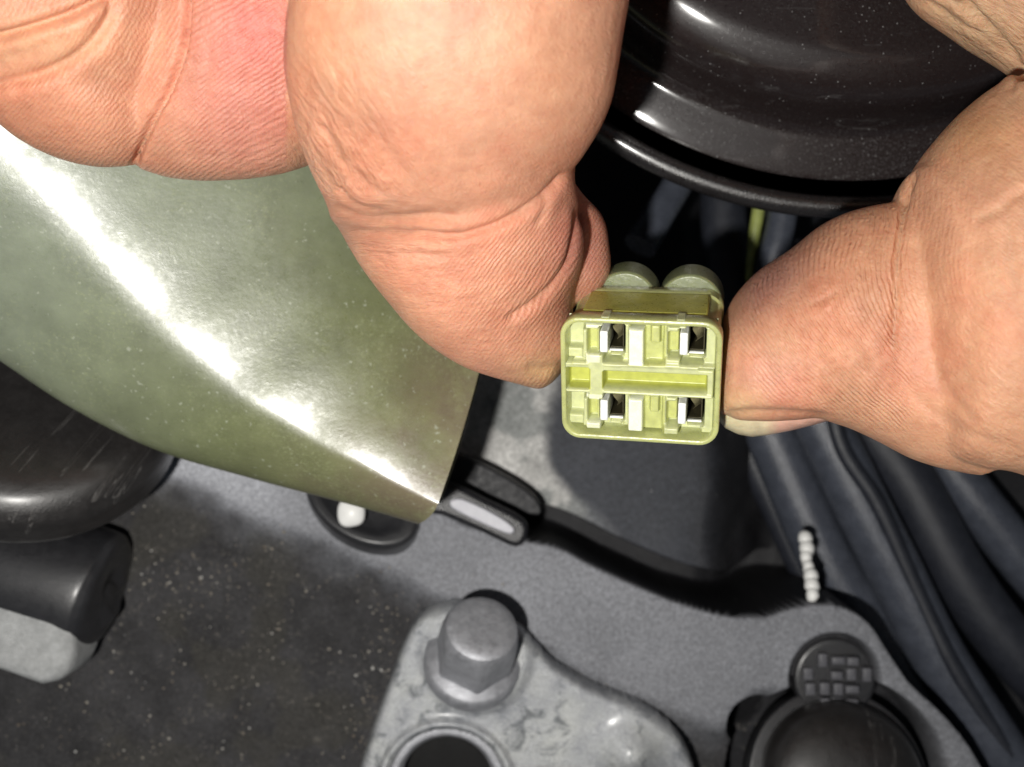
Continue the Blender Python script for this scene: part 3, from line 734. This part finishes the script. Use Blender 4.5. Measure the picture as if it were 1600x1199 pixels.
    # terminals in the four cavities
    for k, (x0, y0, x1, y1) in enumerate(holes):
        a, b = Z(x0, y0), Z(x1, y1); cx, cy = (a[0] + b[0]) / 2, (a[1] + b[1]) / 2; ww, hh_ = abs(b[0] - a[0]) * .5 - .02, abs(a[1] - b[1]) * .5 - .02
        t = empty('terminal', (cx, cy, -.3)); t.parent = root
        wl = .012
        def box(nm, bx, mat, bev=.006):
            bm = bmesh.new(); bmesh.ops.create_cube(bm, size=1); bmesh.ops.scale(bm, vec=bx[3:], verts=bm.verts); bmesh.ops.translate(bm, vec=bx[:3], verts=bm.verts)
            o = bmobj(nm, bm, mat, t, 40); bevel_obj(o, bev, 2); return o
        box('contact_blade', (-ww + .055, 0, -.10, .125, hh_ * 1.75, .72), M['tin'], .02)
        box('side_wall', (ww - .012, 0, -.45, .02, hh_ * 2.0, .8), M['brass_shade'])
        box('cage_floor', (.0, 0, -.72, ww * 2.0, hh_ * 2.0, .03), M['brass_shade'])
        box('top_wall', (.03, hh_ - .012, -.45, ww * 1.7, .02, .7), M['brass_shade'])
        box('end_wall', (.03, -hh_ + .012, -.42, ww * 1.7, .02, .75), M['brass_shade'])
        box('bright_lip', (.05, -hh_ - .005, .02, ww * 1.4, .03, .06), M['tin'])
        # curled spring leaf seen inside the hole
        VV2 = []; FF2 = []; mseg = 14
        for i in range(mseg + 1):
            u = i / mseg; ang = u * 5.2; zz = -.34 + .30 * u + .02 * math.sin(ang); yy = -hh_ * .8 + hh_ * 1.6 * u; off = .07 * math.sin(ang)
            VV2 += [(.02 + off * .5, yy, zz), (ww - .03, yy + .07, zz - .10), (ww - .03, yy + .05, zz - .13), (.02 + off * .5, yy - .02, zz - .03)]
        for i in range(mseg):
            for j in range(4): FF2.append((i * 4 + j, i * 4 + (j + 1) % 4, i * 4 + 4 + (j + 1) % 4, i * 4 + 4 + j))
        mesh('spring_leaf', VV2, FF2, M['brass'], t, 50)
    # amber secondary lock on the top and side
    bm = bmesh.new(); bmesh.ops.create_cube(bm, size=1); bmesh.ops.scale(bm, vec=(1.98, .07, .98), verts=bm.verts)
    o = bmobj('lock_bar', bm, M['nylon_amber'], root, 40); o.location = (0.02, hh - .052, -.90); bevel_obj(o, .03, 3)
    for xx in (-.55, .62):
        bm = bmesh.new(); bmesh.ops.create_cube(bm, size=1); bmesh.ops.scale(bm, vec=(.14, .05, .34), verts=bm.verts)
        o = bmobj('guide_rib', bm, M['nylon_pale'], root, 40); o.location = (xx, hh - .012, -.20); bevel_obj(o, .02, 2)
    # round lead-in collars at the back, with wires
    for (cx, cy) in ((-.44, .68), (.66, .66), (-.44, -.45), (.66, -.45)):
        r = .56 if cy > 0 else .46
        o = lathe('collar', rnd_prof([(.15, -1.76), (r - .03, -1.76), (r, -1.80), (r, -2.40), (r - .06, -2.48), (.16, -2.48)], .03), M['seal'], root, n=48); o.location = (cx, cy, 0)
        V = []; F = []; nn = 14
        for i in range(16):
            u = i / 15; c0 = Vector((cx + .25 * u * u, cy + .2 * u * u, -1.9 - 5.5 * u)); c0 += Vector((-.9 * u ** 2, -1.7 * u * u, 0))
            for j in range(nn):
                a_ = 2 * math.pi * j / nn; V.append(c0 + Vector((.15 * math.cos(a_), .15 * math.sin(a_), 0)))
        bridge(16, nn, V, F, 0); mesh('wire', V, F, M['cable_dark'], root, 60)
    tag(root, 'small square yellow-green plastic connector with four metal contacts, pinched between thumb and finger', 'connector')
def mat_face():
    s = NT('face_nylon', (.7, .75, .35), .35)
    s.b.inputs['Subsurface Weight'].default_value = .45; s.b.inputs['Subsurface Radius'].default_value = (.35, .32, .12); s.b.inputs['Subsurface Scale'].default_value = .2
    c = s.mix(s.attr('tone'), (.50, .525, .275), (.42, .44, .09)); c = s.mix(s.math('MULTIPLY', s.attr('tone'), -1.0, True), c, (.78, .80, .62)); s.set('Base Color', s.mix(1.0, c, s.ramp(s.noise(6, 4, .6), [(.3, .85), (.7, 1.12)]), 'MULTIPLY'))
    s.bump(s.noise(12, 4, .6), .012, .35); return s.m
M['face'] = mat_face()
build_connector()

# ------------------------------------------------------------------ hands
def loft(stations, cap0=None, cap1=None, n=44, sub=5, pw=2.15, V=None, F=None):
    """station: (Lx,Ly,Rx,Ry,z,th) picture edges, depth of the centre and half thickness"""
    A = catmull(stations, sub); rings = []
    for a in A:
        l, r = W(a[0], a[1], a[4]), W(a[2], a[3], a[4]); rings.append(((l + r) / 2, (r - l) / 2, a[5]))
    def capped(end, length):
        c, h, t = rings[end]; c2 = rings[end + 1 if end == 0 else end - 1][0]; d = (c - c2).normalized(); out = []
        for k in range(1, 8):
            q = math.pi / 2 * k / 7.4; out.append((c + d * length * math.sin(q), h * math.cos(q), t * math.cos(q)))
        return out
    if cap0: rings = capped(0, cap0)[::-1] + rings
    if cap1: rings = rings + capped(len(rings) - 1, cap1)
    base = len(V)
    for c, h, t in rings:
        for j in range(n):
            q = 2 * math.pi * j / n; cs, sn = math.cos(q), math.sin(q)
            cs = math.copysign(abs(cs) ** (2 / pw), cs); sn = math.copysign(abs(sn) ** (2 / pw), sn)
            V.append(c + h * cs + Vector((0, 0, t * sn)))
    bridge(len(rings), n, V, F, base)
def ball(c, r, V, F, n=20, m=12):
    base = len(V); c = Vector(c)
    for i in range(m + 1):
        t = .06 + (math.pi - .12) * i / m
        for j in range(n):
            q = 2 * math.pi * j / n; V.append(c + Vector((r[0] * math.sin(t) * math.cos(q), r[1] * math.sin(t) * math.sin(q), r[2] * math.cos(t))))
    bridge(m + 1, n, V, F, base)
def make_hand(name, V, F, voxel, sm, creases, colour, regions, label, cat='hand'):

    me = bpy.data.meshes.new(name + '_raw'); me.from_pydata([tuple(v) for v in V], [], F); me.update()
    bm = bmesh.new(); bm.from_mesh(me); bmesh.ops.recalc_face_normals(bm, faces=bm.faces); bm.to_mesh(me); bm.free()
    o = bpy.data.objects.new(name, me); COL.objects.link(o)
    r = o.modifiers.new('r', 'REMESH'); r.mode = 'VOXEL'; r.voxel_size = voxel
    s = o.modifiers.new('s', 'SMOOTH'); s.factor = .5; s.iterations = sm
    dg = bpy.context.evaluated_depsgraph_get(); me2 = bpy.data.meshes.new_from_object(o.evaluated_get(dg)); o.modifiers.clear(); o.data = me2; me2.name = name
    N = len(me2.vertices); co = np.empty(N * 3); me2.vertices.foreach_get('co', co); co = co.reshape(-1, 3)
    def normals():
        nn = np.empty(N * 3); me2.vertex_normals.foreach_get('vector', nn); return nn.reshape(-1, 3)
    nr = normals()
    k = (CAM_Z - co[:, 2]) / 1600; px = co[:, 0] / k + 800; py = 599.5 - co[:, 1] / k
    disp = np.zeros(N); front = sstep(-.25, .15, nr[:, 2])
    near = np.zeros(N)
    for pts, depth, wd, bulge, zmin in creases:
        P = catmull(pts, 5); d, side, t = seg_dist(px, py, P); taper = sstep(0, .12, t) * sstep(1.0, .88, t) if len(pts) > 2 else 1
        m = front * (co[:, 2] > zmin)
        wd_ = wd
        disp += m * taper * (-depth * np.exp(-(d / wd_) ** 2) + bulge * np.exp(-((d - 2.6 * wd_) / (1.8 * wd_)) ** 2))
    disp += .05 * (fbm2(co[:, 0] + co[:, 2] * .5, co[:, 1], .8, 3, 55) - .5) * 1.2
    co2 = co + nr * disp[:, None]; me2.vertices.foreach_set('co', co2.ravel()); me2.update()
    # colour and ridge fields
    col = np.tile(np.array(colour), (N, 1)) * np.array([1, 1, 1])
    ph = np.zeros(N); ra = np.zeros(N); wr = np.full(N, .10); fl = np.stack([px / 100, py / 100, np.zeros(N)], 1)
    regions(px, py, co, nr, col, ph, ra, wr, fl)
    a = me2.attributes.new('col', 'FLOAT_COLOR', 'POINT'); a.data.foreach_set('color', np.concatenate([np.clip(col * np.array([1.0, 1.0, 1.07]), 0, 1), np.ones((N, 1))], 1).ravel())
    for nm, v in (('phase', ph), ('ridge', ra), ('wrinkle', wr)):
        a = me2.attributes.new(nm, 'FLOAT', 'POINT'); a.data.foreach_set('value', v)
    a = me2.attributes.new('flow', 'FLOAT_VECTOR', 'POINT'); a.data.foreach_set('vector', fl.ravel())
    me2.materials.clear(); me2.materials.append(M['skin']); smooth(o)
    tag(o, label, cat)
    return o
def g2(px, py, cx, cy, rx, ry, ang=0):
    a = math.radians(ang); dx, dy = px - cx, py - cy; u = dx * math.cos(a) + dy * math.sin(a); v = -dx * math.sin(a) + dy * math.cos(a)
    return np.exp(-(u / rx) ** 2 - (v / ry) ** 2)

# --- hand on the left: bent forefinger in front, thumb tip behind it, curled middle finger
V = []; F = []
loft([(470, -620, 1010, -600, 2.6, 2.0), (458, -300, 1000, -280, 2.7, 2.0), (462, -60, 988, -50, 2.55, 2.0), (448, 90, 972, 60, 2.35, 1.95), (458, 175, 952, 165, 2.1, 1.85),
      (480, 250, 912, 243, 1.75, 1.7), (515, 325, 868, 292, 1.3, 1.5)], .4, .9, V=V, F=F)
loft([(490, 250, 905, 180, 1.15, 1.4), (525, 345, 899, 275, .85, 1.5), (575, 432, 906, 325, .5, 1.5), (645, 518, 912, 385, .1, 1.4), (715, 570, 900, 440, -.35, 1.2), (785, 594, 895, 475, -.75, 1.05), (835, 606, 900, 515, -1.15, .9)], .5, .3, V=V, F=F)
# thumb behind
loft([(640, -520, 880, -500, -1.0, 1.3), (690, -200, 870, -190, -1.3, 1.15), (720, 80, 872, 80, -1.35, 1.1), (740, 235, 872, 235, -1.3, 1.0), (775, 300, 905, 300, -1.2, .95), (795, 350, 945, 345, -1.1, .95), (800, 420, 955, 405, -1.1, .85)], .5, .75, V=V, F=F)
# curled middle finger: near segment (pink) and the lobes left of the deep crease
loft([(190, -420, 640, -400, .65, 1.7), (210, -150, 600, -150, .6, 1.6), (225, 20, 590, 20, .5, 1.55), (205, 120, 600, 110, .38, 1.45), (170, 190, 600, 160, .2, 1.3)], .4, 1.12, V=V, F=F)
loft([(-330, -380, 290, -400, 1.15, 1.8), (-270, -150, 303, -170, 1.15, 1.8), (-190, 0, 294, 0, 1.08, 1.75), (-110, 80, 274, 95, .92, 1.6), (-40, 130, 240, 175, .7, 1.3)], .4, 1.0, V=V, F=F)
loft([(-260, -250, 190, -260, 1.75, 1.4), (-240, -80, 185, -110, 1.8, 1.3), (-230, -10, 150, -40, 1.7, 1.1)], .4, .55, V=V, F=F)
# ring and little fingers, palm and wrist beyond the frame
loft([(-760, -420, -310, -420, .2, 1.8), (-700, -150, -290, -150, .1, 1.75), (-620, 60, -260, 60, -.1, 1.6), (-560, 150, -280, 150, -.3, 1.4)], .4, .9, V=V, F=F)
loft([(-1130, -420, -760, -420, .1, 1.6), (-1060, -200, -710, -200, .0, 1.5), (-960, -20, -680, -20, -.2, 1.3)], .4, .9, V=V, F=F)
loft([(-1150, -420, 1000, -400, 1.2, 2.0), (-1100, -800, 1020, -800, 1.2, 2.4), (-950, -1300, 980, -1300, 1.0, 2.5), (-700, -1700, 700, -1700, .8, 2.3), (-500, -2000, 480, -2000, .6, 2.1), (-480, -2600, 460, -2600, .3, 2.3)], .6, .5, n=72, V=V, F=F)
cr = [([(292, -30), (288, 60), (268, 130), (236, 195), (207, 268), (198, 292)], .20, 5, .0, -3),
      ([(176, -20), (170, 25), (148, 62), (110, 95), (60, 118), (0, 132), (-60, 150)], .10, 9, .03, -3),
      ([(180, -15), (120, 18), (60, 40), (0, 58), (-60, 70)], .18, 7, .04, -3),
      ([(886, 268), (860, 298), (826, 325), (790, 346), (748, 362), (700, 372), (640, 362)], .10, 6, .02, -.2),
      ([(520, 318), (560, 335), (610, 340), (670, 336), (720, 342)], .05, 7, .02, -.2),
      ([(545, 360), (600, 362), (660, 364), (720, 368)], .05, 6, .02, -.2),
      ([(530, 290), (555, 318), (600, 330)], .05, 6, .02, -.2),
      ([(905, 318), (900, 370), (884, 420), (855, 458), (820, 486), (788, 502)], .09, 6, .02, -2),
      ([(600, 400), (650, 398), (700, 402)], .025, 6, .01, -.2),
      ([(858, 300), (850, 330), (838, 352)], .03, 5, .01, -.2),
      ([(500, 190), (525, 235), (560, 275), (600, 310)], .035, 7, .02, 0),
      ([(540, 120), (575, 190), (610, 240), (660, 300), (700, 330)], .02, 10, .012, 0),
      ([(895, 560), (860, 575), (820, 572)], .03, 8, .01, -2),
      ([(330, 60), (322, 130), (328, 200), (350, 260)], .015, 6, .006, -3),
      ([(385, 100), (380, 160), (400, 220)], .012, 6, .006, -3)]
def reg_left(px, py, co, nr, col, ph, ra, wr, fl):
    big = (co[:, 2] > -.35 + 0 * px) & (px > 448)
    rest = ~big & (px < 640)
    lam = 8.0
    # pink segment
    C = lambda x: sstep(-12, 12, x)
    d, side, _ = seg_dist(px, py, np.array([(292, -600), (292, -30), (288, 60), (268, 130), (236, 195), (207, 268), (198, 600)], float))
    right = sstep(-5, 5, d * -side)        # + to the right of the crease
    lft = rest & (right < .5)
    # phases: curved sweeps
    p1 = (.77 * py + .66 * px - .0006 * (px - 250) ** 2 + 5 * np.sin(px / 37 + py / 55)) / lam * 2 * math.pi
    p2 = ((px * .86 + .42 * py + .0008 * (py) ** 2)) / lam * 2 * math.pi
    ph[rest] = p1[rest]; ph[lft] = p2[lft]
    ra[rest] = .8; 
    ra[lft] = .62 * np.clip(1.2 - g2(px, py, 60, 60, 130, 60)[lft], 0, 1)
    # second segment of the forefinger: fine ridges towards its palm side
    p3 = ((px * .78 + py * .62 + .0006 * (px - 750) ** 2)) / 6.3 * 2 * math.pi
    s2 = g2(px, py, 830, 430, 120, 95, -45) * (py > 300)
    ph[big] = p3[big]; ra[big] = (.9 * np.clip(s2 * 1.3, 0, 1))[big]
    th = (~big) & (px >= 640); ph[th] = p3[th]; ra[th] = .6
    # colour
    pink = np.array([.60, .215, .165]); warm = np.array([.66, .37, .20]); ros = np.array([.62, .305, .185]); pale = np.array([.62, .41, .23])
    def put(m, c, k): 
        m = np.clip(m * k, 0, 1)[:, None]; col[:] = col * (1 - m) + c * m
    put(g2(px, py, 400, 60, 110, 140) * rest, pink, .95)
    put(g2(px, py, 380, 190, 90, 90) * rest, np.array([.58, .26, .19]), .7)
    put(g2(px, py, 40, 190, 140, 60, 20) * rest, np.array([.55, .235, .13]), .6)
    put(g2(px, py, 60, 70, 130, 50) * rest, pale, .75)
    put(g2(px, py, 760, 90, 190, 160) * big, np.array([.57, .34, .215]), .9)
    put(g2(px, py, 860, 100, 70, 120) * big, np.array([.60, .33, .18]), .5)
    put(g2(px, py, 520, 120, 70, 160, -10) * big, np.array([.58, .30, .155]), .55)
    put(g2(px, py, 740, 450, 200, 110, 40) * (py > 340), ros, .85)
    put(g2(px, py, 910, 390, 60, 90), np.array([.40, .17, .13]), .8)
    put(g2(px, py, 850, 500, 60, 90, 20) * (py > 330), np.array([.45, .25, .15]), .6)
    put(g2(px, py, 860, 585, 60, 30), np.array([.60, .42, .20]), .8)
    put(g2(px, py, 620, 510, 40, 130, -40) * (py > 340), np.array([.50, .29, .16]), .5)
    # wrinkles: knuckle side of the forefinger
    k1 = g2(px, py, 510, 250, 60, 120, -18) + .8 * g2(px, py, 560, 180, 80, 130, -18) + .7 * g2(px, py, 600, 350, 130, 45, 0) + .3 * g2(px, py, 650, 430, 150, 90, 30)
    wr[:] = np.where(big, .07 + .75 * np.clip(k1, 0, 1), .12)
    a = math.radians(58); u = px / 100 * math.cos(a) + py / 100 * math.sin(a); v = -px / 100 * math.sin(a) + py / 100 * math.cos(a)
    k2 = sstep(300, 380, py)
    fl[:, 0] = u * (1 - k2) + px / 100 * k2; fl[:, 1] = v * (1 - k2) + py / 100 * k2; fl[:, 2] = co[:, 2] * .5
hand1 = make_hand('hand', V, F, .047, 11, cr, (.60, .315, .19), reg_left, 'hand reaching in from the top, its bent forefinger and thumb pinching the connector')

# --- hand on the right: thumb pad against the connector
V = []; F = []
loft([(1560, 300, 1520, 742, .35, 1.5), (1470, 320, 1440, 722, .2, 1.5), (1405, 318, 1385, 695, .1, 1.45), (1345, 326, 1335, 672, .0, 1.4), (1290, 346, 1287, 656, -.1, 1.35), (1236, 388, 1240, 656, -.2, 1.25), (1188, 422, 1188, 658, -.3, 1.15), (1153, 460, 1150, 656, -.38, 1.0), (1136, 492, 1129, 648, -.45, .85)], .4, .20, pw=2.35, V=V, F=F)
# fleshy base of the thumb, nearer to the camera
loft([(2000, -60, 1960, 900, 1.0, 2.0), (1760, 30, 1720, 800, 1.0, 2.0), (1610, 102, 1600, 742, 1.1, 1.95), (1530, 150, 1530, 728, 1.0, 1.9), (1470, 212, 1478, 706, .9, 1.75), (1438, 262, 1448, 640, .8, 1.55)], .4, .34, pw=2.1, V=V, F=F)
# side of the forefinger in the corner
loft([(1330, -420, 1700, -700, -.1, 1.5), (1400, -140, 1760, -350, .0, 1.5), (1420, -20, 1800, -160, .1, 1.5), (1500, 40, 1850, -60, .1, 1.6), (1590, 92, 1900, 0, .2, 1.7), (1680, 160, 2000, 60, .4, 1.8)], .6, .5, V=V, F=F)
loft([(1560, -330, 1700, 100, 1.3, .8), (1700, -380, 1820, 120, 1.3, 1.2)], .5, .5, V=V, F=F)
loft([(1640, -500, 1950, 120, .4, 1.9), (1900, -750, 2050, 900, .4, 2.3), (2300, -850, 2350, 950, .3, 2.5), (2750, -700, 2750, 900, .2, 2.4), (3100, -450, 3100, 620, .1, 2.2), (3700, -450, 3700, 620, 0, 2.3)], .6, .5, n=72, V=V, F=F)
loft([(1500, -900, 1900, -1100, -.4, 1.5), (1650, -700, 2050, -900, -.2, 1.6), (1850, -500, 2300, -700, 0, 1.7)], 1, .5, V=V, F=F)
loft([(1900, -1250, 2250, -1350, -.6, 1.4), (2000, -950, 2400, -1050, -.4, 1.6), (2150, -650, 2600, -750, 0, 1.7)], 1, .5, V=V, F=F)
loft([(2350, -1250, 2650, -1300, -.6, 1.3), (2400, -950, 2750, -1000, -.4, 1.5), (2450, -600, 2900, -650, 0, 1.6)], 1, .5, V=V, F=F)
cr2 = [([(1432, 262), (1414, 310), (1408, 360), (1402, 420), (1400, 480), (1394, 560)], .10, 6, .0, -2),
       ([(1262, 474), (1285, 470), (1308, 455)], .022, 5, .006, -2),
       ([(1520, 345), (1555, 330), (1600, 300), (1650, 280)], .025, 7, .01, -2),
       ([(1570, 300), (1578, 380), (1590, 450)], .02, 7, .01, -2),
       ([(1380, 560), (1430, 620), (1500, 670), (1580, 700)], .02, 9, .012, -2),
       ([(1450, 560), (1490, 620), (1530, 670)], .02, 7, .01, -2),
       ([(1130, 648), (1180, 645), (1240, 646), (1300, 652)], .05, 7, .01, -2),
       ([(1440, 0), (1490, 28), (1540, 62), (1580, 96)], .06, 7, .02, -2),
       ([(1500, -5), (1530, 30), (1560, 62), (1585, 95), (1600, 130)], .13, 8, .04, -2),
       ([(1455, -10), (1500, 10), (1530, 38)], .05, 5, .015, -2),
       ([(1590, 112), (1620, 120), (1680, 150)], .12, 8, .04, -2)]
def reg_right(px, py, co, nr, col, ph, ra, wr, fl):
    y = np.clip(py - 400, 0, None)
    p = (px - .0019 * y ** 2 - .10 * y + 10 * np.sin(py / 60)) / 8.4 * 2 * math.pi
    ph[:] = p
    tip = sstep(1440, 1395, px) * sstep(1165, 1215, px + (py < 560) * 30)
    low = sstep(640, 590, py - (px - 1200) * .25)
    ra[:] = 1.5 * tip * low + .33 * sstep(1400, 1440, px) * sstep(1560, 1480, px) * sstep(560, 460, py)
    def put(m, c, k):
        m = np.clip(m * k, 0, 1)[:, None]; col[:] = col * (1 - m) + np.array(c) * m
    put(g2(px, py, 1300, 430, 130, 90, -20), [.53, .27, .15], .75)
    put(g2(px, py, 1200, 600, 70, 50), [.64, .34, .235], .8)
    put(g2(px, py, 1150, 640, 50, 40), [.60, .42, .22], .8)
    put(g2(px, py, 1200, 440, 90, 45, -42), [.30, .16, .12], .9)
    put(g2(px, py, 1400, 570, 60, 90, -30), [.64, .31, .19], .6)
    put(g2(px, py, 1490, 330, 60, 120), [.68, .37, .22], .5)
    put(g2(px, py, 1520, 200, 80, 60), [.56, .34, .15], .6)
    put(g2(px, py, 1530, 40, 130, 70, 30), [.68, .49, .28], .85)
    wr[:] = .10 + .28 * sstep(1420, 1600, px) + .35 * g2(px, py, 1540, 40, 120, 80)
    a = math.radians(35); fl[:, 0] = px / 100 * math.cos(a) + py / 100 * math.sin(a); fl[:, 1] = -px / 100 * math.sin(a) + py / 100 * math.cos(a); fl[:, 2] = co[:, 2] * .5
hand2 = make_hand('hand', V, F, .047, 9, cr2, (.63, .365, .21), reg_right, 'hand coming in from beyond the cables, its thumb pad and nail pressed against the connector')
# thumb nail: curved plate wrapped under the lower side of the thumb
def build_nail():
    V = []; F = []; m, n = 26, 12; al = []
    for side in (0, 1):
        for i in range(m + 1):
            u = i / m; cx = 1120 + 180 * u
            yb = 660 + 24 * math.sin(min(1, (u + .10) * 1.6) * math.pi / 2 + .0) * (1 - max(0, u - .25) / .75 * 1.05)
            yb = np.interp(u, [0, .06, .18, .3, .45, .65, .85, 1], [652, 668, 679, 683, 680, 673, 664, 656])
            yt = np.interp(u, [0, .1, .5, 1], [642, 644, 646, 652])
            for j in range(n + 1):
                v = j / n; q = -.3 + 2.2 * v
                zc = -.55 + .4 * u; py = yt + (yb - yt) * math.sin(min(q, math.pi) if q > 0 else 0) if q > 0 else yt
                z = zc + .42 * math.cos(q) - .35
                off = -.05 if side else 0
                p = W(cx, py, z); V.append(p + Vector((0, -off * .8 if side else 0, -.03 if side else 0))); al.append(u)
    S = (m + 1) * (n + 1)
    for i in range(m):
        for j in range(n):
            a = i * (n + 1) + j; F.append((a, a + 1, a + n + 2, a + n + 1)); F.append((a + S + n + 1, a + S + n + 2, a + S + 1, a + S))
    for i in range(m):
        for j in (0, n):
            a = i * (n + 1) + j; F.append((a, a + n + 1, a + n + 1 + S, a + S))
    for j in range(n):
        for i in (0, m):
            a = i * (n + 1) + j; F.append((a, a + 1, a + 1 + S, a + S))
    o = mesh('thumb_nail', V, F, M['nail'], hand2, 60)
    at = o.data.attributes.new('along', 'FLOAT', 'POINT'); at.data.foreach_set('value', al)
build_nail()
